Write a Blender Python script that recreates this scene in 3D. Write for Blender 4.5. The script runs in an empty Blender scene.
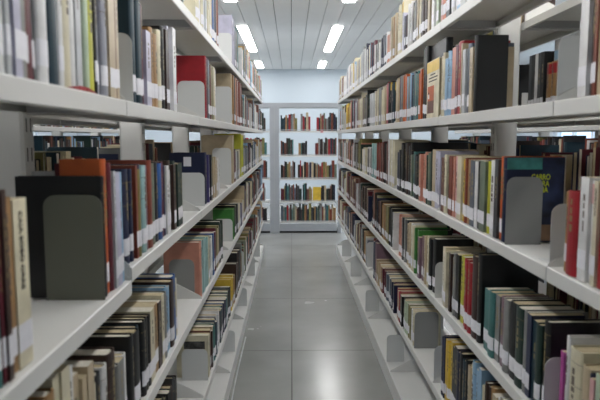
import bpy, math, random
from mathutils import Matrix, Vector
rnd = random.Random(11)
S = bpy.context.scene
C = S.collection

# ------------------------------------------------------------------ measures (metres)
H = 1.37                       # camera height
F = 600.0                      # focal length in pixels of the 600 px wide frame
RX, LX = 0.53, 0.33            # shelf fronts right and left of the camera line
DEP = 0.20                     # depth of one shelf
BAY, J0 = 0.96, 0.26           # bay length, near end of the racks
NB = 7
TOPS = [H+0.408, H+0.073, H-0.268, H-0.596, H-0.925, H-1.27]   # shelf surfaces, top to base
TOPS_LEFT = TOPS[:4]+[H-0.978, TOPS[5]]                          # the left rack's fifth shelf hangs lower
TOPS_NEAR = TOPS_LEFT[:2]+[H-0.294]+TOPS_LEFT[3:]                # and its nearest third shelf sits a notch lower
def TP(side, row, Y=9): return TOPS[row] if side > 0 else (TOPS_NEAR if Y < 1.22 else TOPS_LEFT)[row]
LIP = 0.032
CEIL = H+1.43
YW = 12.98                     # end wall
TH = math.atan(63/F); PS = math.atan(8.5*math.cos(TH)/F)
FWD = Vector((math.sin(PS)*math.cos(TH), math.cos(PS)*math.cos(TH), -math.sin(TH)))
RGT = Vector((math.cos(PS), -math.sin(PS), 0)); UPV = RGT.cross(FWD)
def proj(x, y, z):
    d = Vector((x, y, z-H)); w = max(d.dot(FWD), 1e-4)
    return 300+F*d.dot(RGT)/w, 200-F*d.dot(UPV)/w
def depth_at(px, X, z):        # how far along the shelf a place lies that shows at column px
    lo, hi = 0.3, 40.0
    for _ in range(50):
        m = (lo+hi)/2; x = proj(X, m, z)[0]
        if (x > px) == (X > 0): lo = m
        else: hi = m
    return (lo+hi)/2
def height_at(py, X, Y):
    lo, hi = -2.0, 5.0
    for _ in range(40):
        m = (lo+hi)/2
        if proj(X, Y, m)[1] > py: lo = m
        else: hi = m
    return (lo+hi)/2

# ------------------------------------------------------------------ materials
def lin(h):
    h = h.lstrip('#'); v = [int(h[i:i+2], 16)/255 for i in (0, 2, 4)]
    return tuple(c/12.92 if c <= .04045 else ((c+.055)/1.055)**2.4 for c in v)+(1,)
def mat(name, hexc, rough=.5, vary=.12, scale=30, metal=0, bump=0, spec=.5, coat=0):
    m = bpy.data.materials.new(name); m.use_nodes = True
    nt = m.node_tree; b = nt.nodes['Principled BSDF']
    b.inputs['Roughness'].default_value = rough; b.inputs['Metallic'].default_value = metal
    b.inputs['Specular IOR Level'].default_value = spec
    b.inputs['Coat Weight'].default_value = coat
    c = lin(hexc)
    tc = nt.nodes.new('ShaderNodeTexCoord'); n = nt.nodes.new('ShaderNodeTexNoise')
    n.inputs['Scale'].default_value = scale; n.inputs['Detail'].default_value = 4
    nt.links.new(tc.outputs['Object'], n.inputs['Vector'])
    r = nt.nodes.new('ShaderNodeValToRGB')
    r.color_ramp.elements[0].position = .3; r.color_ramp.elements[1].position = .7
    r.color_ramp.elements[0].color = tuple(max(0, x*(1-vary)) for x in c[:3])+(1,)
    r.color_ramp.elements[1].color = tuple(min(1, x*(1+vary)) for x in c[:3])+(1,)
    nt.links.new(n.outputs['Fac'], r.inputs['Fac']); nt.links.new(r.outputs['Color'], b.inputs['Base Color'])
    if bump:
        bp = nt.nodes.new('ShaderNodeBump'); bp.inputs['Strength'].default_value = bump; bp.inputs['Distance'].default_value = .002
        nt.links.new(n.outputs['Fac'], bp.inputs['Height']); nt.links.new(bp.outputs['Normal'], b.inputs['Normal'])
    return m
PAL = {
 'white': 'd6d6d6', 'pale grey': 'b9bcbf', 'silver grey': '92949e', 'grey': '7f807e', 'dark grey': '3c3e41', 'black': '191a1c',
 'cream': 'cfc8ae', 'beige': 'b8a88c', 'tan': '9a7850', 'brown': '6a453a', 'dark brown': '382722', 'red-brown': '7a3a2a',
 'red': '961e28', 'maroon': '5b1c2a', 'orange': 'bb5a28', 'salmon': 'bf8472', 'pink': 'cfa0a0', 'magenta': 'a8408f',
 'yellow': 'd3b23e', 'lime': 'b7b83a', 'olive': '7c7748', 'green': '3c7a36', 'pale green': 'aebfa6', 'grey-green': '6b7768', 'dark green': '1f342d',
 'teal': '3d6f6d', 'dark teal': '17333f', 'pale teal': '93b5b5', 'pale blue': '86a9c6', 'blue': '2d5690', 'navy': '1b2340', 'slate': '56606e',
 'lavender': 'b4b3c6', 'purple': '4b4478', 'mauve': '7d6470'}
MB_ = {k: mat('book_cloth_'+k.replace(' ', '_').replace('-', '_'), v, rough=.42, vary=.16, scale=18) for k, v in PAL.items()}
PAGES = mat('paper_pages', 'b9ab8c', .9, .12, 60); PAGEW = mat('paper_pages_white', 'cdc8ba', .9, .1, 60)
LABEL = mat('white_label_paper', 'e2e2e8', .5, .05, 80)
STEEL = mat('grey_white_painted_steel', 'd2d2cf', .38, .03, 3)
STEELD = mat('grey_painted_steel', 'a9abad', .4, .04, 3)
PLATEW = mat('pale_grey_enamel_plate', 'cfd1d0', .4, .03, 6)
PLATEG = mat('grey_enamel_plate', '8c8d8c', .42, .05, 6)
PLATED = mat('olive_grey_enamel_plate', '6c6e62', .42, .05, 6)
SLOT = mat('dark_slot', '1c1c1c', .8, .05)
INK = mat('black_print', '22211f', .6, .1); INKS = mat('grey_spine_print', '6a6258', .6, .2); INKG = mat('lime_print', 'c9d432', .5, .1)
GOLD = mat('gilt_print', '857850', .35, .1)
pal_names = list(PAL)

# ------------------------------------------------------------------ mesh builder
class MB:
    def __init__(s): s.v = []; s.f = []; s.m = []; s.mats = []; s.M = None
    def slot(s, m):
        if m not in s.mats: s.mats.append(m)
        return s.mats.index(m)
    def add(s, vs, fs, m):
        o = len(s.v)
        if s.M is not None: vs = [tuple(s.M @ Vector(p)) for p in vs]
        s.v += vs; k = s.slot(m)
        for f in fs: s.f.append(tuple(i+o for i in f)); s.m.append(k)
    def box(s, a, b, m):
        x0, y0, z0 = a; x1, y1, z1 = b
        s.add([(x0,y0,z0),(x1,y0,z0),(x1,y1,z0),(x0,y1,z0),(x0,y0,z1),(x1,y0,z1),(x1,y1,z1),(x0,y1,z1)],
              [(0,3,2,1),(4,5,6,7),(0,1,5,4),(1,2,6,5),(2,3,7,6),(3,0,4,7)], m)
    def prism(s, pts, axis, a, b, m):   # outline pts (u,v) extruded along an axis
        n = len(pts)
        P = {'y': lambda u, v, w: (u, w, v), 'x': lambda u, v, w: (w, u, v), 'z': lambda u, v, w: (u, v, w)}[axis]
        vs = [P(u, v, a) for u, v in pts]+[P(u, v, b) for u, v in pts]
        fs = [(i, (i+1) % n, (i+1) % n+n, i+n) for i in range(n)]+[tuple(range(n))[::-1], tuple(range(n, 2*n))]
        s.add(vs, fs, m)
    def build(s, name, parent=None, bevel=0, smooth=False):
        me = bpy.data.meshes.new(name); me.from_pydata(s.v, [], s.f)
        for m in s.mats: me.materials.append(m)
        me.polygons.foreach_set('material_index', s.m); me.update()
        import bmesh
        bm = bmesh.new(); bm.from_mesh(me); bmesh.ops.recalc_face_normals(bm, faces=bm.faces); bm.to_mesh(me); bm.free()
        o = bpy.data.objects.new(name, me); C.objects.link(o)
        if parent: o.parent = parent
        if bevel:
            b = o.modifiers.new('bevel', 'BEVEL'); b.width = bevel; b.segments = 2; b.limit_method = 'ANGLE'
        if smooth:
            for p in me.polygons: p.use_smooth = True
        return o
def tag(o, label, cat, group=None):
    o['label'] = label; o['category'] = cat
    if group: o['group'] = group
    return o
def struct(o): o['kind'] = 'structure'; return o
def empty(name, loc, rz=0):
    o = bpy.data.objects.new(name, None); C.objects.link(o); o.location = loc; o.rotation_euler = (0, 0, rz); o.empty_display_size = .1
    return o
def copy_thing(t, loc):
    r = t.copy(); C.objects.link(r); r.location = loc
    for ch in t.children:
        c = ch.copy(); C.objects.link(c); c.parent = r
        for g in ch.children:
            d = g.copy(); C.objects.link(d); d.parent = c
    return r

# ------------------------------------------------------------------ the room
XW0, XW1, YB = -4.6, 4.8, -3.0
def floor_mat():
    m = mat('polished_grey_floor', '929390', .22, .10, 2.2, spec=.5); nt = m.node_tree
    b = nt.nodes['Principled BSDF']
    n = nt.nodes.new('ShaderNodeTexNoise'); n.inputs['Scale'].default_value = 1.6; n.inputs['Detail'].default_value = 6
    tc = nt.nodes.new('ShaderNodeTexCoord'); nt.links.new(tc.outputs['Object'], n.inputs['Vector'])
    r = nt.nodes.new('ShaderNodeMapRange'); r.inputs['To Min'].default_value = .13; r.inputs['To Max'].default_value = .34
    nt.links.new(n.outputs['Fac'], r.inputs['Value']); nt.links.new(r.outputs['Result'], b.inputs['Roughness'])
    return m
FLOOR = floor_mat(); JOINT = mat('floor_joint', '4c4c49', .8, .1)
f = MB(); f.box((XW0, YB, -.1), (XW1, YW, 0), FLOOR)
# sawn joints in the slab, a hair proud of it
for jx in (-3.6, -2.4, -1.2, 0.0, 1.2, 2.4, 3.6): f.box((jx-.003, YB+.02, -.02), (jx+.003, YW-.02, .0004), JOINT)
for jy in (-1.2, 0, 1.25, 2.5, 3.75, 5, 6.25, 7.5, 8.75, 10, 11.25): f.box((XW0+.02, jy-.0025, -.02), (XW1-.02, jy+.0025, .0003), JOINT)
struct(f.build('floor'))
WALL = mat('pale_blue_wall_paint', 'bcc6ce', .7, .02, 1)
PANEL = mat('white_ceiling_strip', 'ebebea', .55, .02, 2); GAP = mat('ceiling_gap', '6a6b6b', .8, .05)
c = MB(); c.box((XW0, YB, CEIL+.02), (XW1, YW, CEIL+.12), GAP)
PL = 3.71; ys = [-3.0, .42, 4.13, 7.84, 11.55, 12.98]
nx = int((XW1-XW0)/.194)+1; x0 = -.097-24*.194+.097
for i in range(60):
    xa = x0+i*.194+.004; xb = xa+.186
    if xa < XW0 or xb > XW1: continue
    for a, b in zip(ys, ys[1:]):
        c.box((xa, a+.003, CEIL), (xb, b-.003, CEIL+.02), PANEL)
struct(c.build('ceiling'))
w = MB(); w.box((XW0-.15, YW, -.1), (XW1+.15, YW+.15, CEIL+.12), WALL); struct(w.build('wall_end'))
w = MB(); w.box((XW0-.15, YB-.15, -.1), (XW1+.15, YB, CEIL+.12), WALL); struct(w.build('wall_behind'))
WINZ = (.95, 2.25); WINS = [(.6, 2.6), (3.4, 5.4), (6.2, 8.2), (9.0, 11.0)]
FRAME = mat('white_window_frame', 'd8dcde', .4, .03)
glass = bpy.data.materials.new('window_glass'); glass.use_nodes = True
nt = glass.node_tree; nt.nodes.clear()
o_ = nt.nodes.new('ShaderNodeOutputMaterial'); mx = nt.nodes.new('ShaderNodeMixShader'); tr = nt.nodes.new('ShaderNodeBsdfTransparent'); gl = nt.nodes.new('ShaderNodeBsdfGlossy')
gl.inputs['Roughness'].default_value = .02; tr.inputs['Color'].default_value = (.9, .95, .96, 1); mx.inputs['Fac'].default_value = .06
nt.links.new(tr.outputs[0], mx.inputs[1]); nt.links.new(gl.outputs[0], mx.inputs[2]); nt.links.new(mx.outputs[0], o_.inputs[0])
wn = 1
for nm, xa, xb in (('wall_left', XW0-.15, XW0), ('wall_right', XW1, XW1+.15)):
    w = MB()
    w.box((xa, YB, -.1), (xb, YW, WINZ[0]), WALL); w.box((xa, YB, WINZ[1]), (xb, YW, CEIL+.12), WALL)
    edges = [YB]+[v for p in WINS for v in p]+[YW]
    for a, b in zip(edges[::2], edges[1::2]): w.box((xa, a, WINZ[0]), (xb, b, WINZ[1]), WALL)
    struct(w.build(nm))
    for a, b in WINS:
        g = MB(); xm = (xa+xb)/2; t = .05
        g.box((xm-.03, a, WINZ[0]), (xm+.03, b, WINZ[0]+t), FRAME); g.box((xm-.03, a, WINZ[1]-t), (xm+.03, b, WINZ[1]), FRAME)
        for y in (a, a+(b-a)/3-t/2, a+2*(b-a)/3-t/2, b-t): g.box((xm-.03, y, WINZ[0]+t), (xm+.03, y+t, WINZ[1]-t), FRAME)
        fr = struct(g.build('window_%d' % wn)); wn += 1
        p = MB(); p.box((xm-.003, a+.01, WINZ[0]+.01), (xm+.003, b-.01, WINZ[1]-.01), glass); p.build('pane', fr)
wd = bpy.data.worlds.new('sky'); S.world = wd; wd.use_nodes = True
wd.node_tree.nodes['Background'].inputs['Color'].default_value = (.62, .78, 1.0, 1); wd.node_tree.nodes['Background'].inputs['Strength'].default_value = 2.2

# ------------------------------------------------------------------ ceiling lights
EMIT = bpy.data.materials.new('lit_diffuser'); EMIT.use_nodes = True
b = EMIT.node_tree.nodes['Principled BSDF']; b.inputs['Base Color'].default_value = (.9, .9, .9, 1)
b.inputs['Emission Color'].default_value = (1.0, .99, .985, 1); b.inputs['Emission Strength'].default_value = 26
runs = {'first': (.42, 2.78), 'second': (4.13, 6.49), 'third': (7.92, 10.16), 'last': (11.55, 12.55)}
def make_light(ln):
    r = empty('ceiling_light', (0, 0, CEIL))
    g = MB(); h = .066
    g.box((-h-.012, -ln/2-.012, -.012), (-h, ln/2+.012, -.001), STEEL); g.box((h, -ln/2-.012, -.012), (h+.012, ln/2+.012, -.001), STEEL)
    g.box((-h, -ln/2-.012, -.012), (h, -ln/2, -.001), STEEL); g.box((-h, ln/2, -.012), (h, ln/2+.012, -.001), STEEL)
    g.build('frame', r)
    g = MB(); g.prism([(-h, -.002), (-h+.004, -.018), (-h+.014, -.022), (h-.014, -.022), (h-.004, -.018), (h, -.002)], 'y', -ln/2, ln/2, EMIT); g.build('diffuser', r)
    return r
protos = {}
where = {-3.225: 'far left beyond the neighbouring rack', -1.935: 'over the left neighbouring aisle', -.635: 'over the left edge of the aisle',
         .605: 'over the right edge of the aisle', 1.935: 'over the right neighbouring aisle', 3.225: 'far right beyond the neighbouring rack'}
for x in where:
    for nm, (a, b_) in runs.items():
        ln = round(b_-a, 3)
        if ln in protos: t = copy_thing(protos[ln], (x, (a+b_)/2, CEIL))
        else: t = protos[ln] = make_light(ln); t.location = (x, (a+b_)/2, CEIL)
        last = 'by the end wall' if nm == 'last' else nm+' nearest'
        tag(t, 'bright recessed strip light %s, %s' % (where[x], last), 'ceiling light', 'strip lights in the ceiling')

# ------------------------------------------------------------------ steel racks
ORD = 'first second third fourth fifth sixth seventh eighth ninth tenth eleventh twelfth thirteenth fourteenth fifteenth sixteenth seventeenth eighteenth nineteenth twentieth'.split()
def ordw(n):
    if n <= 20: return ORD[n-1]
    tens = {2: 'twenty', 3: 'thirty', 4: 'forty', 5: 'fifty'}[n//10]
    return tens+('ieth' if n % 10 == 0 else '-'+ORD[n % 10-1]).replace('tyieth', 'tieth') if n % 10 else {30: 'thirtieth', 40: 'fortieth', 50: 'fiftieth'}[n]
LEN = BAY-.004
def shelf_meshes():
    # tray with a rolled front lip; x from 0 (front) to DEP, y centred
    s = MB(); y0, y1 = -LEN/2, LEN/2
    prof = [(0.002, 0), (DEP, 0), (DEP, -LIP*.8), (DEP-.012, -LIP*.8), (DEP-.012, -LIP*.8+.0015), (DEP-.0015, -LIP*.8+.0015), (DEP-.0015, -.0015), (.0015, -.0015),
            (.0015, -LIP+.0015), (.014, -LIP+.0015), (.014, -LIP), (0.002, -LIP), (0, -LIP+.002), (0, -.002)]
    s.prism(prof, 'y', y0, y1, STEEL)
    e = []
    for y in (y0, y1-.0015):
        g = MB()
        g.prism([(.004, -LIP+.002), (DEP-.002, -LIP+.002), (DEP-.002, .085), (DEP-.05, .085), (.012, .012), (.004, .004)], 'y', y+.0003 if y < 0 else y-.0003, y+.0018 if y < 0 else y+.0012, STEEL)
        e.append(g)
    # stiffening ribs under the tray, near its two ends
    ribs = []
    for y in (y0+.004, y1-.029):
        g = MB(); g.box((.016, y, -.026), (DEP-.014, y+.025, -.0016), STEELD); ribs.append(g)
    return s, e, ribs
def post_mesh(h):
    g = MB(); xa, xb = DEP+.01, DEP+.09
    g.prism([(xa, -.022), (xa+.006, -.028), (xb-.006, -.028), (xb, -.022), (xb, .022), (xb-.006, .028), (xa+.006, .028), (xa, .022)], 'z', 0, h, STEEL)
    z = .12
    while z < h-.06:
        for y in (-.012, .008): g.box((xa-.0005, y, z), (xa+.0005, y+.004, z+.028), SLOT)
        z += .06
    return g
def make_unit(last=False, tops=TOPS):
    r = empty('shelving_unit', (0, 0, 0))
    g = post_mesh(2.06); g.M = None
    p = g.build('post', r); p.location = (0, -BAY/2+.0285, 0)
    if last:
        q = p.copy(); C.objects.link(q); q.parent = r; q.location = (0, BAY/2-.0285, 0)
    sm, em, rm = shelf_meshes()
    first = None
    for z in tops:
        for back in (0, 1):
            if first is None:
                o = sm.build('shelf', r, bevel=0); es = [e.build('bracket', o) for e in em]; rb = [q.build('rib', o) for q in rm]; first = (o, es+rb)
            else:
                o = first[0].copy(); C.objects.link(o)
                for e in first[1]:
                    d = e.copy(); C.objects.link(d); d.parent = o
            o.location = (2*DEP+.10 if back else 0, 0, z); o.rotation_euler = (0, 0, math.pi if back else 0)
            o.parent = r
    k = MB(); zt = TOPS[-1]-LIP-.001
    k.box((.004, -LEN/2, 0), (.02, LEN/2, zt), STEEL); k.box((2*DEP+.08, -LEN/2, 0), (2*DEP+.096, LEN/2, zt), STEEL)
    k.box((.02, -LEN/2, .0), (2*DEP+.08, -LEN/2+.012, zt), STEEL)
    k.build('plinth', r)
    return r
unit, unit_end = make_unit(), make_unit(True)
unit_left, unit_left_end = make_unit(False, TOPS_LEFT), make_unit(True, TOPS_LEFT)
unit_left_near = make_unit(False, TOPS_NEAR)
def place_unit(b, x, rz, label, grp, used=[]):
    left = x == -LX
    src = (unit_left_end if left else unit_end) if b == NB-1 else (unit_left if left else unit)
    loc = (x, J0+BAY*(b+.5), 0)
    if left and b == 0: src = unit_left_near
    if src in used: t = copy_thing(src, loc)
    else: t = src; used.append(src)
    t.location = loc; t.rotation_euler = (0, 0, rz)
    if rz and t is src:   # keep each bay's own post at its near end
        for ch in t.children:
            if ch.name.startswith('post'): ch.location.y = -ch.location.y
    return tag(t, label, 'shelving', grp)
near_far = ['nearest bay', 'second nearest', 'third nearest', 'fourth nearest', 'fifth nearest', 'next to the farthest', 'farthest bay']
for b in range(NB):
    place_unit(b, RX, 0, 'pale grey steel shelving bay of books right of the aisle, '+near_far[b], 'bays of the right rack')
    place_unit(b, -LX, math.pi, 'pale grey steel shelving bay of books left of the aisle, '+near_far[b], 'bays of the left rack')
NRX, NLX = RX+2*DEP+.10+.86, -(LX+2*DEP+.10+.86)
for b in range(NB):
    place_unit(b, NRX, 0, 'steel shelving bay seen through gaps behind the right rack, '+near_far[b], 'bays behind the right rack')
    place_unit(b, NLX, math.pi, 'steel shelving bay seen through gaps behind the left rack, '+near_far[b], 'bays behind the left rack')

# ------------------------------------------------------------------ bookends
def bookend_mesh(w, h, m):
    g = MB(); t = .0014; r = .022; pts = [(0, 0), (w, 0)]
    for k in range(6): a = math.pi/2*k/5; pts.append((w-r+r*math.cos(a), h-r+r*math.sin(a)))
    for k in range(6): a = math.pi/2+math.pi/2*k/5; pts.append((r+r*math.cos(a), h-r+r*math.sin(a)))
    g.prism(pts, 'y', -t, 0, m); return g
def tongue_mesh(w, m):
    g = MB(); g.box((.008, 0, 0), (w-.008, .075, .0011), m); return g
BE = {}
ROWN = ['top', 'second', 'third', 'fourth', 'fifth', 'base']
def rackname(side): return 'right rack' if side > 0 else 'left rack'
bookend_count = {}
def bookend(side, row, Y, m=PLATEW, w=.105, h=.18, label=None, xo=.008):
    key = (m.name, w, round(h, 3))
    if key not in BE:
        o = bookend_mesh(w, h, m).build('bookend'); tongue_mesh(w, m).build('tongue', o); BE[key] = o
    else: o = copy_thing(BE[key], (0, 0, 0))
    x = RX+xo if side > 0 else -LX-xo-w
    o.location = (x, Y, TP(side, row, Y)+.0002)
    for q in range(NB+1):
        j = J0+BAY*q
        if j-.078 < Y < j+.0058: Y = j+.0058; o.location.y = Y
    k = (side, row); bookend_count[k] = bookend_count.get(k, 0)+1
    bay = int((Y-J0)//BAY)
    col = {'pale_grey_enamel_plate': 'pale grey', 'grey_enamel_plate': 'grey', 'olive_grey_enamel_plate': 'dark olive grey'}[m.name]
    tag(o, label or '%s steel bookend, %s shelf of the %s, in the %s bay' % (col, ROWN[row] if row else 'top', rackname(side), ORD[bay]), 'bookend', 'steel bookends')
    return o

# ------------------------------------------------------------------ books: the list of what stands where
BOOKS = []
def rec(side, row, Y0, Y1, h, col, d=None, hard=None, lab=None, face=1, **kw):
    """side 1 right / -1 left; face 1 = spine towards the aisle, -1 = on the far half of the rack with its spine away from us"""
    T = Y1-Y0
    if hard is None: hard = rnd.random() < .5
    if d is None: d = min(DEP-.022, max(.12, h*rnd.uniform(.62, .74)))
    if lab is None: lab = rnd.random() < .85
    B = dict(side=side, row=row, Y0=Y0+.0004, Y1=Y1-.0004, h=h, col=col, d=d, hard=hard, lab=lab, face=face, rec=rnd.uniform(.006, .016), bay=int((Y0-J0)//BAY), **kw)
    BOOKS.append(B); return B
def X_of(side, off): return (RX+off) if side > 0 else -(LX+off)
NEAR = {'white': ['cream', 'pale grey', 'grey'], 'cream': ['white', 'beige', 'brown', 'grey'], 'beige': ['cream', 'tan', 'dark brown', 'white'], 'tan': ['red-brown', 'beige', 'dark grey'],
 'black': ['dark grey', 'navy', 'dark brown', 'dark teal'], 'navy': ['black', 'slate', 'blue', 'maroon'], 'dark green': ['black', 'dark teal', 'grey-green'], 'dark brown': ['black', 'brown', 'maroon', 'cream'],
 'grey': ['dark grey', 'slate', 'cream', 'white'], 'teal': ['dark teal', 'grey-green', 'pale teal'], 'dark teal': ['black', 'teal', 'navy'], 'maroon': ['dark brown', 'red-brown', 'navy'], 'olive': ['dark brown', 'beige', 'black'],
 'red': ['maroon', 'dark grey', 'cream'], 'green': ['olive', 'black', 'cream'], 'salmon': ['beige', 'red-brown', 'white'], 'blue': ['navy', 'pale blue', 'white'], 'slate': ['grey', 'navy', 'pale grey'],
 'orange': ['tan', 'red-brown', 'beige'], 'mauve': ['grey', 'brown', 'cream'], 'brown': ['dark brown', 'tan', 'beige'], 'lavender': ['white', 'navy', 'grey'], 'red-brown': ['brown', 'maroon', 'beige'],
 'dark grey': ['black', 'grey', 'navy'], 'yellow': ['black', 'cream', 'beige'], 'pale blue': ['blue', 'white', 'grey'], 'lime': ['olive', 'cream', 'yellow'], 'purple': ['navy', 'black', 'white']}
def row_spec(side, row, text, **kw):
    for ln in text.strip().split(';'):
        p = ln.split()
        if not p: continue
        a, b = float(p[0]), float(p[1]); col = p[3].replace('_', ' '); X = X_of(side, .01); z = TP(side, row)
        z = TP(side, row, depth_at((a+b)/2, X, z))
        Ya, Yb = sorted((depth_at(a, X, z), depth_at(b, X, z)))
        if p[2] == '-': h = rnd.uniform(.21, .262)
        else: h = height_at(float(p[2]), X, (Ya+Yb)/2)-z
        h = min(.288, max(.15, h))
        opts = p[4].split(',') if len(p) > 4 else []
        o = {k.split('=')[0]: k.split('=')[1] for k in opts if '=' in k}
        T = Yb-Ya; n = 1 if T <= .05 or 'one' in opts else max(2, round(T/(.036 if 'hard' in opts else .028)))
        cuts = [0]+sorted((i+rnd.uniform(-.28, .28))/n for i in range(1, n))+[1]
        for i in range(1, n):      # several thinner books, alike or nearly so
            c2 = col if 'set' in opts or rnd.random() < .5 else rnd.choice(NEAR.get(col, [col])+[col])
            e2 = rec(side, row, Ya+T*cuts[i], Ya+T*cuts[i+1], h if 'set' in opts else min(.285, max(.15, h-rnd.uniform(-.004, .018))), c2, lab='nolab' not in opts, **kw)
            if 'hard' in opts: e2['hard'] = True
        e = rec(side, row, Ya, Ya+T*cuts[1], h, col, **kw)
        if 'nolab' in opts: e['lab'] = False
        if 'hard' in opts: e['hard'] = True
        if 'soft' in opts: e['hard'] = False
        if 'd' in o: e['d'] = float(o['d'])
        for k in ('band', 'special'):
            if k in o: e[k] = o[k].replace('_', ' ')
def px_bookend(side, row, px, top=None, m=PLATEW, w=.105, **kw):
    X = X_of(side, kw.get('xo', .008)); Y = depth_at(px, X, TP(side, row)); z = TP(side, row, Y); Y = depth_at(px, X, z)
    h = .18 if top is None else min(.21, max(.13, height_at(top, X, Y)-z))
    return bookend(side, row, Y, m, w, h, **kw)
def fill(side, row, Ya, Yb, pal, hs=(.19, .255), ts=(.012, .038), face=1, **kw):
    y = Ya; hb = rnd.uniform(*hs); n = 0
    while True:
        if n <= 0: hb = rnd.uniform(*hs); n = rnd.randint(2, 7); pick = rnd.choice(pal); same = rnd.random() < .3
        n -= 1
        t = rnd.uniform(*ts)*rnd.uniform(.7, 1.15)
        if y+t > Yb: break
        rec(side, row, y, y+t, min(.285, max(.15, hb+rnd.uniform(-.02, .02))), pick if same else rnd.choice(pal), face=face, **kw)
        y += t
    return y

LIGHT = 'white white pale_grey cream cream beige lavender silver_grey pale_blue grey pale_green tan salmon maroon navy yellow'.split()
DARK = 'black black dark_green navy dark_grey dark_brown maroon slate grey cream beige dark_teal brown olive'.split()
MIX = 'white cream beige grey black navy maroon brown red-brown olive teal slate dark_green tan pale_blue dark_brown red orange grey-green'.split()
BROWN = 'cream cream beige tan brown dark_brown black olive grey maroon dark_green mauve red-brown pale_grey salmon'.split()
def P(l): return [c.replace('_', ' ') for c in l]
LIGHT, DARK, MIX, BROWN = P(LIGHT), P(DARK), P(MIX), P(BROWN)
def bay(k): return J0+BAY*k+.004     # near end of bay k

# --- left rack, second shelf
row_spec(-1, 1, '''-26 -14 - grey; -14 -6 - beige; -6 0 - slate; 0 7 - white; 7 12 - pale_grey; 12 17 - slate; 17 24 - lavender; 24 30 - grey; 30 33 - brown; 33 37 - maroon;
37 41 - dark_grey; 41 51 - white band=pale_blue; 51 60 - dark_teal nolab,hard; 60 65 - white; 65 72 - cream nolab; 72 77 - white nolab; 77 82 - pale_grey nolab; 82 87 - white nolab; 87 91 - pale_green nolab;
91 98 - lime nolab; 98 100 - black; 100 109 - silver_grey hard; 109 115 - beige; 115 122.5 - brown;
134 144.5 0 dark_teal hard; 144.5 147.5 5 maroon; 147.5 152 32 lavender; 152 159 30 tan hard; 159 162 31 cream; 162 166 28 black hard; 166 169 31 dark_brown; 169 173 28 lavender band=navy; 173 176 29 white;
205.8 208 57 red nolab,hard,special=red_face; 208 210.3 60 slate; 210.3 212 62 brown; 212 214.5 66 olive; 214.5 217 68 cream; 232.6 234.5 70 beige special=x; 234.5 236.5 76 tan; 236.5 238.5 74 salmon; 238.5 240.3 76 red-brown; 240.3 242 80 dark_brown''')
px_bookend(-1, 1, 133.6, 33, label='pale grey bookend before a dark teal book, second shelf, left rack')
px_bookend(-1, 1, 205, 81, label='pale grey bookend standing in front of the large red book, left rack')
px_bookend(-1, 1, 232, 84, label='pale grey bookend before a beige book, second shelf, left rack')
# --- left rack, top shelf, where it comes into view
row_spec(-1, 0, '''196.5 199 - cream; 199 204 - white; 204 207.5 - white; 207.5 210.5 - cream; 210.5 213 - beige; 213 216.8 - blue; 216.8 218.4 - tan; 232.7 234.8 8 lavender nolab,special=x; 234.8 237 - slate''')
px_bookend(-1, 0, 232, 33, label='white bookend before a lavender book, top shelf, left rack')
# --- left rack, third shelf
row_spec(-1, 2, '''-30 -14 186 slate; -14 0 188 grey-green; 0 5 190 teal; 5 8.5 188 maroon; 8.5 13 191 dark_brown; 13 22 199 tan; 22 35 200 cream special=spine_text,soft;
106 109 177 black nolab,hard,d=.155,one; 109 113.5 160 orange hard,d=.078,one; 113.5 116.5 164 maroon d=.1; 116.5 118.5 172 pale_grey; 118.5 122.5 173 lavender; 122.5 125.5 173 pale_blue; 125.5 128 175 olive; 128 135.5 170 navy hard;
137.5 139.5 166 red-brown; 139.5 142 170 olive; 142 144.5 165 navy; 144.5 148 166 pale_teal; 148 150 166 mauve; 150 154 161 red-brown; 154 158 164 grey-green; 158 161 163 black; 161 164 164 blue; 164 168 162 maroon; 168 172 166 white; 172 176 161 dark_brown; 176 182 161 dark_green;
206 208.4 153 navy nolab,hard,special=sticker_face; 208.4 211 155 purple; 211 213 155 black; 213 215 156 cream; 215 217.5 157 beige; 217.5 220 158 white; 232.5 234.3 136 beige nolab; 234.3 236.5 150 maroon; 236.5 238.5 150 white; 238.5 241 150 cream; 241 243.5 132 lime; 243.5 246 146 slate; 246 248 148 grey''')
px_bookend(-1, 2, 105.5, 195, PLATED, label='dark olive grey bookend in front of the large black book, left rack')
px_bookend(-1, 2, 205, 173, label='white bookend below a navy book with a sticker, left rack')
px_bookend(-1, 2, 231.5, 148, label='white bookend before a tall beige book, third shelf, left rack')
# --- left rack, fourth shelf
row_spec(-1, 3, '''40 62 - beige soft; 62 80 - cream soft; 80 96 - beige soft; 96 101 386 cream; 101 107 375 black; 107 112 366 white; 112 119 352 dark_brown hard; 119 127 362 grey; 127 132 360 white; 132 141 332 black hard; 141 147 325 dark_teal hard; 147 152 317 black; 152 156 310 cream; 156 160 305 tan; 160 163 302 dark_brown; 163 168 293 cream; 168 172 286 pale_blue; 172 175 281 dark_brown; 175 178.5 276 blue hard,one; 178.5 180 279 cream;
199.9 200.4 243 salmon nolab,set; 200.4 202 242 salmon nolab,set; 202 205 240 pale_teal nolab,set; 205 208 238 pale_teal nolab,set; 208 210 237 cream; 210 214 235 blue; 214 217 231 maroon; 217 220 226 olive; 220 223 222 dark_green;
233.3 235 209 green nolab,hard; 235 238 204 black; 238 240 204 cream; 240 242 204 lavender; 242 244 200 beige''')
px_bookend(-1, 3, 192, 263, PLATEG, w=.093, xo=.03, label='grey bookend in front of a large salmon volume, fourth shelf, left rack')
px_bookend(-1, 3, 232.8, 224, label='white bookend before a green book, fourth shelf, left rack')
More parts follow.
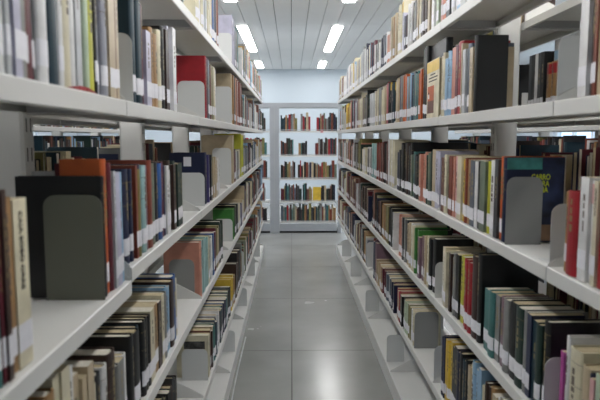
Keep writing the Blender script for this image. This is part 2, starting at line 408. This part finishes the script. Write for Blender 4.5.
# --- left rack, fifth shelf
row_spec(-1, 4, '''150 165 - dark_grey; 165 180 386 black hard; 208.6 211 333 cream special=photo_face,soft,nolab; 211 213.5 328 brown; 213.5 216 322 teal; 216 218 318 slate; 218 220.5 313 white; 220.5 223 308 dark_teal; 223 226 303 navy; 226 229 298 teal; 229 231 296 black; 231.5 234 277 yellow; 234 236 276 tan; 236 238 262 dark_brown; 238 241 250 black''')
px_bookend(-1, 4, 208.2, 352, label='white bookend before a cream paperback with a photo, left rack')
for px in (235, 247, 255): px_bookend(-1, 5, px, label='bare white bookend alone on the base shelf, left rack, %s from the near end' % ORD[(235, 247, 255).index(px)], w=.10, h=.17) if False else None
FB = [(235, 335), (247, 288), (255, 257), (260, 240)]
for i, (px, t) in enumerate(FB): px_bookend(-1, 5, px, t, w=.10, label='bare white bookend on the left base shelf, %s from the near end' % ORD[i])
FB = [(386.5, 335), (365.3, 290), (350.5, 260), (342, 240)]
for i, (px, t) in enumerate(FB): px_bookend(1, 5, px, t, w=.10, label='bare white bookend on the right base shelf, %s from the near end' % ORD[i])
# --- right rack, top shelf
row_spec(1, 0, '''476 484 - cream; 466 476 - white; 459 466 - pale_grey; 455 459 - pale_blue; 450 455 - white; 446.5 450 - dark_grey; 443.5 446.5 - orange; 439.8 443.5 - pink;
434 438 - pale_green; 430 434 - white; 425 430 - beige; 420 425 - dark_brown band=yellow; 416 420 - cream; 411 416 2 dark_grey; 408 411 3 white; 404 408 14 black; 402 404 14 lavender; 397.5 402 3 cream band=yellow;
391 394.5 15 beige; 387 391 32 salmon; 385 387 33 white; 381 385 36 navy; 378 381 42 white; 374 378 42 grey; 371 374 42 maroon''')
# --- right rack, second shelf
row_spec(1, 1, '''612 622 -30 slate; 602 612 -30 cream; 594 602 -30 beige; 591 594 -30 red-brown; 585 591 -30 dark_brown hard; 577 585 -30 white one;
470 472.6 36 black nolab,hard,d=.095,one; 467 470 48 beige; 461 467 45 slate; 460 461 44 beige; 456 460 42 red hard,one; 453.5 456 46 maroon; 450 453.5 48 salmon; 443.5 450 53 pale_blue; 440 443.5 54 cream;
420.8 425.2 47 black hard; 418 420.6 70 orange; 414 418 72 teal; 410 414 73 dark_teal; 406 410 74 pale_blue; 403 406 75 orange; 400 403 76 grey; 396 400 78 red-brown;
391 394.3 82 black band=yellow; 388 391 82 black band=yellow; 385.5 388 83 red; 381 385.5 87 beige; 378 381 88 grey; 375 378 90 cream; 372 375 92 pale_grey; 369 372 94 pale_grey''')
px_bookend(1, 1, 561, 34, w=.15, label='white bookend beside the white book, nearest row, second shelf, right rack')
# --- right rack, third shelf
row_spec(1, 2, '''606 618 176 grey; 594 606 181 red; 590 594 182 cream special=spine_text; 585 590 182 white band=pink; 577 585 178 white soft; 564.5 575 192 red hard,one; 559.8 564.5 192 tan hard;
501 504 158 navy nolab,special=cover_face,hard,d=.15; 496.5 501 157 orange; 493 496.5 160 dark_grey; 487 493 161 white; 484 487 162 lime; 479 484 162 grey-green; 476 479 162 black; 473 476 162 white; 469 473 161 slate; 463 469 160 tan; 460 463 160 yellow; 456 460 157 cream; 453 456 157 pink; 448 453 157 salmon; 445 448 158 black; 440.5 445 155 cream;
434 438.3 152 lavender; 431 434 150 beige; 425.5 431 152 dark_green; 418 424.5 152 salmon; 413 418 153 black; 410 413 152 teal; 400 410 143 black hard; 397 400 150 dark_grey;
386 394.3 140 cream; 381 386 142 dark_brown; 376 381 143 red-brown; 371 376 144 pale_teal; 366 371 148 grey; 361 366 148 cream''')
px_bookend(1, 2, 553, 209, label='white bookend beside the tan and red books, third shelf, right rack')
px_bookend(1, 2, 504.6, 177, PLATEG, w=.09, xo=.003, label='grey bookend in front of the navy illustrated cover, right rack')
# --- right rack, fourth shelf
row_spec(1, 3, '''590 602 378 pale_green; 586 590 380 pink; 583 586 375 navy; 574 583 368 beige; 563 574 350 cream one; 559.5 563 337 white; 556.3 559.5 352 magenta soft;
538 544 322 black hard; 533 538 325 dark_green hard; 528 533 322 dark_teal; 524 528 315 navy; 520 524 312 grey; 513 520 308 dark_green hard; 506 513 303 black hard; 501 506 300 grey; 496 501 298 mauve; 492 496 296 grey; 487 492 292 teal; 482 487 290 teal;
470 478.5 253 black hard; 461 470 261 red hard; 457 461 257 lime; 454 457 255 black; 450 454 254 grey; 446 450 253 dark_brown; 440.5 446 250 cream;
428 433 238 black hard; 425 428 236 cream; 422 425 236 beige; 418 422 235 mauve; 414 418 230 green; 410 414 225 cream; 406 410 222 beige; 402 406 219 dark_grey; 398 402 215 salmon;
391 394 212 white; 388 391 208 black; 385 388 206 olive; 381 385 204 tan; 377 381 200 dark_brown''')
px_bookend(1, 3, 545.5, 366, label='white bookend beside the magenta book, fourth shelf, right rack')
px_bookend(1, 3, 434.5, 266, label='white bookend before a cream book, fourth shelf, right rack')
# --- right rack, fifth shelf
row_spec(1, 4, '''486 500 - beige; 478 486 - dark_brown; 470 478 366 pale_blue; 465 470 363 cream; 460 465 358 black; 455 460 352 black; 449.5 455 346 black; 444 449.5 340 yellow; 440.5 444 335 navy;
410 413.4 312 cream; 407 410 308 olive; 404 407 305 pale_green; 400 404 298 black; 396.5 400 290 red; 391 394.3 288 navy; 388 391 284 slate; 385 388 280 navy; 382 385 277 maroon; 379 382 272 tan; 376 379 270 beige''')
px_bookend(1, 4, 433.5, 346, label='white bookend before the yellow book, fifth shelf, right rack')
px_bookend(1, 4, 414, 312, PLATEG, label='grey bookend before a cream book, fifth shelf, right rack')

# --- the rest of each row, farther down the aisle: books up to the far post of each bay
def rest(side, row, start, pal, hs=(.19, .25), every=1):
    for k in range(NB):
        if (side, row, k) == (-1, 0, 2): continue       # bare end of this shelf
        a, b = bay(k), bay(k+1)-.008
        have = [e['Y1'] for e in BOOKS if e['side'] == side and e['row'] == row and e['face'] == 1 and e['bay'] == k]
        if b < start: continue
        if have:
            a = max(have)+.002
            if a < start-.2: continue
        else:
            a += rnd.uniform(.05, .12); bookend(side, row, a-.002) if rnd.random() < .75 and row > 0 else None
        fill(side, row, a, b-rnd.choice((0, 0, .06, .15)), pal, hs)
rest(-1, 0, 2.1, MIX+LIGHT, (.2, .27)); rest(1, 0, 2.9, LIGHT+['cream', 'white', 'beige'], (.19, .25))
rest(-1, 1, 3.4, MIX, (.19, .24)); rest(1, 1, 3.5, LIGHT+BROWN, (.2, .25))
rest(-1, 2, 3.6, MIX, (.18, .23)); rest(1, 2, 4.0, BROWN, (.19, .235))
rest(-1, 3, 3.4, MIX+DARK, (.19, .25)); rest(1, 3, 3.0, BROWN+DARK, (.19, .25))
rest(-1, 4, 3.3, MIX, (.19, .25)); rest(1, 4, 3.0, BROWN+DARK, (.19, .25))

# --- far halves of the two racks (seen through the gaps) and the racks behind
for side in (1, -1):
    for row in (0, 1, 2, 3):
        for k in range(NB):
            if side > 0 and row == 1 and k == 1: continue
            a = bay(k)+rnd.uniform(.03, .25); b = bay(k+1)-rnd.uniform(.03, .2)
            fill(side, row, a, b, DARK+['red-brown', 'tan', 'maroon'], (.19, .235) if row == 2 else (.17, .21), face=-1)
def inner(k, Y0, Y1, h, col, lab=True, **kw): rec(1, 1, Y0, Y1, h, col, face=2, lab=lab, d=.15, ind=True, **kw)
for i in range(6): inner(1, 1.80+.036*i, 1.834+.036*i, .168, 'tan', band='red', hard=True)
for i, c_ in enumerate(('black', 'dark grey', 'white', 'black', 'dark grey')): inner(1, 2.03+.026*i, 2.054+.026*i, .21, c_, hard=False)
EXTRA = []
for rx, sg in ((NRX, 1), (NLX, -1)):
    for row in (0, 1, 2, 3):
        for k in range(NB):
            y = bay(k)+rnd.uniform(.02, .15); b = bay(k+1)-rnd.uniform(.02, .25)
            while y < b-.05:
                t = rnd.uniform(.015, .045); EXTRA.append((rx, sg, row, y, t, rnd.uniform(.225, .28) if row == 2 else rnd.uniform(.16, .225), rnd.choice(DARK+['red-brown', 'maroon', 'tan', 'pale blue', 'white']))); y += t

# ------------------------------------------------------------------ book shapes
def arc(T, b, t, n):
    out, inn = [], []
    for k in range(n+1):
        a = -math.pi/2+math.pi*k/n
        if b <= 0: out.append((0, T/2*(2*k/n-1))); inn.append((t, (T/2-t)*(2*k/n-1)))
        else:
            out.append((b*(1-math.cos(a)), T/2*math.sin(a))); inn.append((t+b*(1-math.cos(a)), (T/2-t)*math.sin(a)))
    return out, inn
def cover(g, T, h, d, hard, col, n, band=None, marks=None):
    t = min(.0026, T*.16) if hard else min(.0008, T*.12)
    b = min(.006, T*.22) if hard else 0
    o, i = arc(T, b, t, n)
    o = [(d, -T/2)]+o+[(d, T/2)]; i = [(d, -T/2+t)]+i+[(d, T/2-t)]
    N = len(o); vs = []
    for z in (0, h): vs += [(x, y, z) for x, y in o]+[(x, y, z) for x, y in i]
    fs = []
    for k in range(N-1):
        fs += [(k, k+1, k+1+2*N, k+2*N), (N+k, N+k+2*N, N+k+1+2*N, N+k+1), (2*N+k, 2*N+k+1, 3*N+k+1, 3*N+k), (k, N+k, N+k+1, k+1)]
    fs += [(0, 2*N, 3*N, N), (N-1, 2*N-1, 4*N-1, 3*N-1)]
    g.add(vs, fs, col)
    def strip(z0, z1, m, inset=0, off=.0003):
        q, _ = arc(T-2*inset, b*(1 if inset == 0 else .6), t, n); q = [(x-off+(b*.0), y) for x, y in q]
        if inset and b: q = [(-off, y) if abs(y) < T*.2 else (x-off, y) for x, y in q]
        M_ = len(q); g.add([(x, y, z0) for x, y in q]+[(x, y, z1) for x, y in q], [(k, k+1, k+1+M_, k+M_) for k in range(M_-1)], m)
    if band: strip(h*.78, h*.97, band)
    for z0, z1, m, ins in marks or []: strip(z0, z1, m, ins)
    return t, b
def pages(g, T, h, d, hard, t, b, m):
    k = .0032 if hard else .0004
    g.box((b+t+.0002, -T/2+t+.0002, k), (d-k, T/2-t-.0002, h-k), m)
def spine_label(g, T, b, n, z0, z1, m=LABEL, off=.0006):
    q, _ = arc(T+.0004, b, 0, n); q = [(x-off, y) for x, y in q]; M_ = len(q)
    back = [(x+.0004, y) for x, y in q]
    vs = [(x, y, z) for z in (z0, z1) for x, y in q+back]; N = M_
    fs = []
    for k in range(N-1): fs += [(k, k+1, k+1+2*N, k+2*N), (N+k+1, N+k, N+k+2*N, N+k+1+2*N), (2*N+k, 2*N+k+1, 3*N+k+1, 3*N+k), (k, N+k, N+k+1, k+1)]
    g.add(vs, fs, m)
LIGHTS = {'white', 'pale grey', 'cream', 'beige', 'pink', 'yellow', 'lime', 'pale green', 'pale teal', 'pale blue', 'lavender', 'salmon', 'silver grey', 'tan'}
def spine_marks(B, T, r):
    h = B['h']; light = B['col'] in LIGHTS
    m = INKS if light else GOLD
    if r.random() < .35: return []
    out = []
    if B['hard'] and r.random() < .6:
        for z in ((.86, .865), (.62, .625)): out.append((h*z[0], h*z[1], m, .0))
    z = h*r.uniform(.45, .55); top = h*r.uniform(.72, .9)
    while z < top:
        ln = r.uniform(.006, .02); out.append((z, z+ln, m, T*r.uniform(.36, .42))); z += ln+r.uniform(.003, .006)
    return out
def loc_of(B):
    s, fc = B['side'], B['face']; ym = (B['Y0']+B['Y1'])/2; z = TP(s, B['row'], ym)+.0017
    if fc == 1: return ((RX+B['rec']) if s > 0 else -(LX+B['rec']), ym, z, 0 if s > 0 else math.pi)
    if fc == 2: return (RX+DEP+.115, ym, z, 0)
    return ((RX+2*DEP+.10-B['rec']) if s > 0 else -(LX+2*DEP+.10-B['rec']), ym, z, math.pi if s > 0 else 0)

# which 300 show largest: projected area of the spine inside the frame
def area(B):
    if B['face'] < 0: return 0
    x = loc_of(B)[0]; z = TP(B['side'], B['row'], B['Y0'])
    q = [proj(x, B['Y0'], z), proj(x, B['Y1'], z), proj(x, B['Y0'], z+B['h']), proj(x, B['Y1'], z+B['h'])]
    xs = [min(600, max(0, p[0])) for p in q]; 
    t0, b0 = min(400, max(0, q[2][1])), min(400, max(0, q[0][1])); t1, b1 = min(400, max(0, q[3][1])), min(400, max(0, q[1][1]))
    return abs(xs[0]-xs[1])*((b0-t0)+(b1-t1))/2
for B in list(BOOKS):        # no book stands through the end plates between two bays
    for k in range(NB+1):
        j = J0+BAY*k
        if B['Y0'] < j+.0060 and B['Y1'] > j-.0060:
            if j-B['Y0'] > B['Y1']-j: B['Y1'] = j-.0060
            else: B['Y0'] = j+.0060
    if B['Y1']-B['Y0'] < .006: BOOKS.remove(B)
    B['bay'] = int((B['Y0']-J0)//BAY)
for B in BOOKS: B['area'] = area(B)
SPECIALS = 6      # special books built one by one further down
order = sorted(BOOKS, key=lambda B: (not B.get('special'), -B['area']))
INNER = [B for B in BOOKS if B['face'] == 2]; order = [B for B in order if B['face'] == 1]
IND = order[:300-SPECIALS-len(INNER)]+INNER
for B in IND: B['ind'] = True

# labels: look first, then neighbours, then the place in the row
rows = {}
for B in BOOKS:
    if B['face'] == 1: rows.setdefault((B['side'], B['row']), []).append(B)
def size_word(B):
    T = B['Y1']-B['Y0']
    a = 'thick ' if T > .042 else ('slim ' if T < .018 else '')
    b = 'tall ' if B['h'] > .262 else ('short ' if B['h'] < .185 else '')
    return b+a
def look(B): return size_word(B)+B['col']+(' hardback' if B['hard'] else ' paperback')
def an(c_): return ('an ' if c_[0] in 'aeiou' else 'a ')+c_
cand = {}
for (sd, rw), L in rows.items():
    L.sort(key=lambda B: B['Y0'])
    place = '%s shelf, %s' % (ROWN[rw], rackname(sd))
    for n, B in enumerate(L):
        near = L[n-1]['col'] if n and B['Y0']-L[n-1]['Y1'] < .02 else None
        far = L[n+1]['col'] if n+1 < len(L) and L[n+1]['Y0']-B['Y1'] < .02 else None
        B['c'] = ['%s, %s' % (look(B), place)]
        if near and far: B['c'].append('%s between %s and %s ones, %s' % (look(B), near, far, place))
        elif far: B['c'].append('%s before %s one at its row end, %s' % (look(B), an(far), place))
        elif near: B['c'].append('%s after %s one at its row end, %s' % (look(B), an(near), place))
        inbay = [e for e in L if e['bay'] == B['bay']]
        B['c'].append('%s, %s book from near end of %s bay, %s' % (look(B), ordw(inbay.index(B)+1), ORD[max(0, B['bay'])], place))
        for c_ in B['c']: cand[c_] = cand.get(c_, 0)+1
for i, B in enumerate(INNER):
    B['c'] = ['tan hardback with red band, %s of the set behind right rack' % ordw(i+1) if B.get('band') else '%s, %s in the short row behind the right rack' % (look(B), ordw(i-5))]
for B in IND:
    B['label'] = next((c_ for c_ in B['c'] if cand.get(c_, 1) == 1 and len(c_.split()) >= 4), B['c'][-1])
NICE = {('red_face'.replace('_', ' ')): 'large red hardback showing its cover above a white bookend, left rack',
        'sticker face': 'navy hardback with a pale square sticker above a white bookend, left rack',
        'photo face': 'cream paperback with a dark photograph on its cover, fifth shelf, left rack',
        'cover face': 'navy illustrated book with lime lettering behind a grey bookend, right rack'}
def text_mesh(txt, size, m, name, parent, M, extrude=.0002):
    cu = bpy.data.curves.new('lettering', 'FONT'); cu.body = txt; cu.size = size; cu.extrude = extrude; cu.offset = size*.02
    t = bpy.data.objects.new('t', cu); C.objects.link(t); dg = bpy.context.evaluated_depsgraph_get()
    me = bpy.data.meshes.new_from_object(t.evaluated_get(dg)); bpy.data.objects.remove(t)
    me.transform(M); me.materials.clear(); me.materials.append(m)
    o = bpy.data.objects.new(name, me); C.objects.link(o); o.parent = parent; return o
GRP = {(sd, rw): 'books on the %s shelf of the %s' % (ROWN[rw], rackname(sd)) for sd in (1, -1) for rw in range(6)}
rb = random.Random(5)
stuff = MB()
ART = mat('printed_sky', '3c7a76', .35, .9, 14); ART2 = mat('printed_dusk', '222c4a', .35, .7, 22); ART3 = mat('printed_brown', '8a6a4e', .4, .3, 30)
PHOTO = mat('printed_photograph', '4c4c4a', .4, .8, 60)
for B in BOOKS:
    T = B['Y1']-B['Y0']; x, y, z, rz = loc_of(B); h, d, hard = B['h'], B['d'], B['hard']
    colm = MB_[B['col']]; bandm = MB_[B['band']] if B.get('band') else None
    z0 = .018+rb.random()*.006; pm = PAGES if rb.random() < .6 else PAGEW
    mk = spine_marks(B, T, rb)
    sp = B.get('special')
    if sp == 'spine text': mk = []
    if B.get('ind'):
        g = MB(); n = 6 if hard else 2
        t, b = cover(g, T, h, d, hard, colm, n, bandm, mk)
        o = g.build('book'); o.location = (x, y, z); o.rotation_euler = (0, 0, rz)
        q = MB(); pages(q, T, h, d, hard, t, b, pm); q.build('page_block', o)
        if B['lab']: q = MB(); spine_label(q, T, b, n, z0, z0+.036); q.build('spine_label', o)
        tag(o, NICE.get(sp, B['label']), 'book', GRP[(B['side'], B['row'])] if B['face'] == 1 else ('tan set with red bands' if B.get('band') else 'books on the far half of the right rack'))
        sy = 1 if rz else -1     # local y of the near cover
        if sp == 'sticker face':
            q = MB(); yy = sy*(T/2+.0003); q.box((.055, min(yy, yy-.0002*sy), h*.74), (.085, max(yy, yy-.0002*sy), h*.92), LABEL); q.build('sticker', o)
        if sp == 'photo face':
            q = MB(); yy = sy*(T/2+.0003); q.box((.015, min(yy, yy-.0002), h*.68), (.1, max(yy, yy+.0002), h*.86), PHOTO); q.build('cover_photograph', o)
        if sp == 'spine text':
            txt = 'CAIA SOBO ORRE' if B['side'] < 0 else 'ORDEM E CURA'
            # reads from top to bottom on the spine, which faces the aisle
            R_ = Matrix(((0, 0, -1, 0), (-1, 0, 0, 0), (0, 1, 0, 0), (0, 0, 0, 1)))
            s_ = min(.0125, T*.5)
            M = Matrix.Translation((-.0006, 0, h*.93)) @ R_ @ Matrix.Rotation(-math.pi/2, 4, 'Z') @ Matrix.Translation((0, -s_*.35, 0))
            text_mesh(txt, s_, INK, 'title_lettering', o, M)
        if sp == 'cover face':
            e_ = -T/2-.0002
            for box_, mm in ((((.004, h*.86), (d*.62, h*.995)), ART), (((d*.62, h*.3), (d-.002, h*.99)), ART2), (((.05, .004), (d-.002, .045)), ART3)):
                q = MB(); q.box((box_[0][0], e_-.0002, box_[0][1]), (box_[1][0], e_, box_[1][1]), mm); q.build('cover_picture', o)
            for txt, px_, pz in (('GARRO', .066, .742), ('RA', .094, .664), ('IA', .096, .592)):
                M = Matrix.Translation((px_, e_-.0006, h*pz)) @ Matrix.Rotation(math.pi/2, 4, 'X') @ Matrix.Diagonal((.72, 1, 1, 1))
                text_mesh(txt, .0195, INKG, 'title_lettering', o, M)
    else:
        stuff.M = Matrix.Translation((x, y, z)) @ Matrix.Rotation(rz, 4, 'Z')
        t, b = cover(stuff, T, h, d, hard, colm, 2, bandm, mk[:3] if B['face'] > 0 and B['Y0'] < 5 else None)
        pages(stuff, T, h, d, hard, t, b, pm)
        if B['lab'] and B['face'] > 0: spine_label(stuff, T, b, 2, z0, z0+.036)
for rx, sg, row, y, t_, h, col in EXTRA:
    xx = rx+sg*.012
    stuff.M = Matrix.Translation((xx, y+t_/2, TOPS[row]+.0005)) @ Matrix.Rotation(0 if sg > 0 else math.pi, 4, 'Z')
    tt, b = cover(stuff, t_-.001, h, .16, True, MB_[col], 2); pages(stuff, t_-.001, h, .16, True, tt, b, PAGES); spine_label(stuff, t_-.001, b, 2, .02, .055)

# ------------------------------------------------------------------ special books
def plain_book(T, h, d, col, label, grp, loc, rot, hard=True, lab=False):
    g = MB(); t, b = cover(g, T, h, d, hard, MB_[col], 6 if hard else 2); o = g.build('book')
    q = MB(); pages(q, T, h, d, hard, t, b, PAGES); q.build('page_block', o)
    o.location = loc; o.rotation_euler = rot; tag(o, label, 'book', grp); return o
# two books turned to show their covers on the second shelf, right rack
zB = TOPS[1]+.0013; Ya, Yb = depth_at(438.3, RX+.01, TOPS[1]), depth_at(426, RX+.01, TOPS[1])
hY = height_at(57, RX+.01, Ya)-TOPS[1]
W = Yb-Ya-.004
bk = plain_book(.026, .284, W+.03, 'black', 'black hardback standing behind a yellow one turned cover outwards, right rack', 'books turned cover outwards', (RX+.042, Ya-.018, zB), (0, 0, math.pi/2))
yb = plain_book(.016, min(.27, hY), W, 'cream', 'cream and yellow book with an orange picture, cover turned to the aisle', 'books turned cover outwards', (RX+.018, Yb-.002, zB), (0, 0, -math.pi/2))
q = MB(); hh = min(.27, hY); e_ = -.0085   # local: x along the cover from the spine, -y is the cover towards the aisle
q.box((.002, e_, hh*.8), (W-.004, e_+.0004, hh*.99), MB_['yellow']); q.build('yellow_cover_band', yb)
q = MB(); q.box((.02, e_, hh*.08), (W*.62, e_+.0004, hh*.3), MB_['brown']); q.box((.02, e_, hh*.3), (W*.62, e_+.0004, hh*.56), MB_['orange'])
q.box((.025, e_-.0002, hh*.34), (.05, e_+.0002, hh*.42), MB_['white']); q.box((.03, e_-.0002, hh*.42), (.046, e_+.0002, hh*.455), MB_['black']); q.build('cover_picture', yb)
q = MB()
for k, (a, b_) in enumerate(((.05, .12), (.03, .15), (.03, .14))): q.box((a*W/.17, e_-.0001, hh*(.745-k*.055)), (b_*W/.17, e_+.0003, hh*(.765-k*.055)), INK)
q.build('printed_lines', yb)
# flat pile on the far half of the right rack, third shelf
zz = TOPS[2]
pile = [('dark green', .05, .24), ('black', .06, .25), ('beige', .035, .27), ('maroon', .045, .22)]
for col, T, hgt in pile:
    plain_book(T, hgt, .17, col, '%s book lying flat in the pile behind the third shelf, right rack' % col, 'books lying flat behind the right rack', (RX+.31+.17, 2.75, zz+T/2+.0008), (math.pi/2, 0, math.pi))
    zz += T+.0006
bx = MB(); bx.box((RX+DEP+.125, 1.81, TOPS[1]+.0013+.169), (RX+DEP+.255, 1.98, TOPS[1]+.24), MB_['pale grey']); o = bx.build('box', bevel=.002)
q = MB(); q.box((RX+DEP+.1244, 1.815, TOPS[1]+.175), (RX+DEP+.125, 1.975, TOPS[1]+.205), MB_['pale blue']); q.build('blue_band', o)
tag(o, 'pale box with blue band lying on the tan set behind the right rack', 'box')
# ------------------------------------------------------------------ far bookcase at the end of the aisle
BY = 8.5
r = empty('bookcase', (0, BY, 0))
tag(r, 'grey steel open bookcase of books facing us at the end of the aisle', 'bookcase')
CAB0, CABP, CAB1, CABH = -1.12, -.24, .71, H+.476
SH = [H+.087, H-.26, H-.59, H-.915, H-1.21]
CABM = mat('bookcase_grey_enamel', 'a2a6ab', .4, .03, 3)
for xm, wd_ in ((CAB0+.03, .06), (CABP, .135), (CAB1-.025, .05)):
    g = MB(); g.box((xm-wd_/2, 0, 0), (xm+wd_/2, .05, CABH-.066), CABM); g.box((xm-.004, -.003, .02), (xm+.004, 0, CABH-.07), STEELD); g.build('post', r)
g = MB(); g.box((CAB0, 0, CABH-.065), (CAB1, .30, CABH), CABM); g.build('top_panel', r)
for a, b_ in ((CAB0, CABP), (CABP, CAB1)):
    for z in SH:
        g = MB(); g.box((a+.07, .051, z-.022), (b_-.07 if b_ == CABP else b_-.062, .30, z), STEEL); g.build('shelf', r)
        g = MB(); g.box((a+.07, .04, z+.01), (b_-.07 if b_ == CABP else b_-.062, .046, z+.018), STEELD); g.build('rail', r)
    g = MB(); g.box((a+.07, .004, .03), (b_-.07 if b_ == CABP else b_-.062, .03, SH[-1]-.024), CABM); g.build('base_panel', r)
    g = MB(); g.box((a+.3, -.0005, .095), (a+.52, .0035, .108), STEELD); g.build('name_strip', r)
g = MB(); g.box((CAB0, .05, 0), (CAB1, .29, .03), SLOT); g.build('foot', r)
rc = random.Random(3)
cabrows = [[(-.155, .085), (.13, .27), (.36, .64)], [(-.155, .03), (.10, .23), (.34, .64)], [(-.155, .05), (.09, .64)], [(-.155, .15), (.16, .30), (.42, .64)], [(-.155, .64)]]
cabpal = 'dark green teal maroon brown tan beige olive dark_brown dark_brown navy black black dark_grey grey slate dark_teal grey-green red-brown red'.replace('dark green', 'dark_green').split()
for z, segs in zip(SH, cabrows):
    for a, b_ in segs+[(CAB0+.08, CABP-.12)]:
        x = a
        while x < b_:
            t_ = rc.uniform(.014, .036)
            if x+t_ > b_+.01: break
            hh = rc.uniform(.17, .26)
            stuff.M = Matrix.Translation((x+t_/2, BY+.07, z+.0005)) @ Matrix.Rotation(math.pi/2, 4, 'Z')
            tt, b2 = cover(stuff, t_-.001, hh, .16, rc.random() < .5, MB_[rc.choice(cabpal).replace('_', ' ')], 2)
            pages(stuff, t_-.001, hh, .16, True, tt, b2, PAGEW); x += t_
stuff.M = None
o = stuff.build('book'); o['kind'] = 'stuff'; tag(o, 'the many smaller distant books filling the racks and the end bookcase', 'book')
# yellow magazine shown cover outwards in the bookcase
plain_book(.02, .2, .12, 'yellow', 'yellow book showing its cover on the fourth shelf of the end bookcase', None, (.305, BY+.09, SH[3]+.001), (0, 0, 0))
# small red and white tag on the bookcase post
t = MB(); t.box((.41, BY+.034, SH[0]-.03), (.45, BY+.0395, SH[0]+.01), mat('red_tag', 'c98e94', .5, .3, 120)); tag(t.build('shelf_tag'), 'small pink and white tag hanging on the first shelf edge of the end bookcase', 'tag')

# ------------------------------------------------------------------ small things
def tube(name, pts, r_, m):
    cu = bpy.data.curves.new(name, 'CURVE'); cu.dimensions = '3D'; cu.bevel_depth = r_; cu.bevel_resolution = 3
    sp = cu.splines.new('NURBS'); sp.points.add(len(pts)-1); sp.use_endpoint_u = True; sp.order_u = 3
    for p, c_ in zip(sp.points, pts): p.co = (*c_, 1)
    t_ = bpy.data.objects.new('t', cu); C.objects.link(t_); dg = bpy.context.evaluated_depsgraph_get()
    me = bpy.data.meshes.new_from_object(t_.evaluated_get(dg)); bpy.data.objects.remove(t_); me.name = name; me.materials.clear(); me.materials.append(m)
    o = bpy.data.objects.new(name, me); C.objects.link(o); return o
zc = .0045
o = tube('cable', [(-LX+.012, 2.0, zc), (-LX+.03, 2.15, zc), (-LX+.012, 2.3, zc), (-LX+.035, 2.45, zc), (-LX+.012, 2.6, zc), (-LX+.02, 2.9, zc), (-LX+.010, 3.3, zc), (-LX+.014, 4.0, zc)], .004, MB_['pale grey'])
tag(o, 'pale loose cable lying on the floor along the foot of the left rack', 'cable')
RED = MB_['red']
y0, y1 = depth_at(69, -LX-.002, TOPS[1]), depth_at(98, -LX-.002, TOPS[1]); g = MB(); n = 12
for k in range(n):
    a, b_ = k/n, (k+1)/n; f1 = lambda u: .0065*math.sin(math.pi*u)
    g.add([(-LX-.0035+f1(a)*.3, y0+(y1-y0)*a, TOPS[1]+.0006), (-LX-.0035+f1(b_)*.3, y0+(y1-y0)*b_, TOPS[1]+.0006), (-LX-.0035+f1(b_)*.3, y0+(y1-y0)*b_, TOPS[1]+.001+f1(b_)), (-LX-.0035+f1(a)*.3, y0+(y1-y0)*a, TOPS[1]+.001+f1(a))], [(0, 1, 2, 3)], RED)
o = g.build('ribbon'); sd = o.modifiers.new('s', 'SOLIDIFY'); sd.thickness = .0008
tag(o, 'red ribbon bookmark lying on the second shelf edge under cream books, left rack', 'ribbon')

# ------------------------------------------------------------------ camera and picture
cam = bpy.data.cameras.new('camera'); co = bpy.data.objects.new('camera', cam); C.objects.link(co); S.camera = co
cam.sensor_fit = 'HORIZONTAL'; cam.sensor_width = 36; cam.lens = 36*F/600; cam.clip_start = .02
M = Matrix((RGT, UPV, -FWD)).transposed().to_4x4(); M.translation = (0, 0, H); co.matrix_world = M
cam.dof.use_dof = True; cam.dof.focus_distance = 3.4; cam.dof.aperture_fstop = 6.5
S.view_settings.view_transform = 'Standard'; S.view_settings.look = 'None'; S.view_settings.gamma = 1; S.view_settings.use_curve_mapping = False
S.view_settings.exposure = 0.15
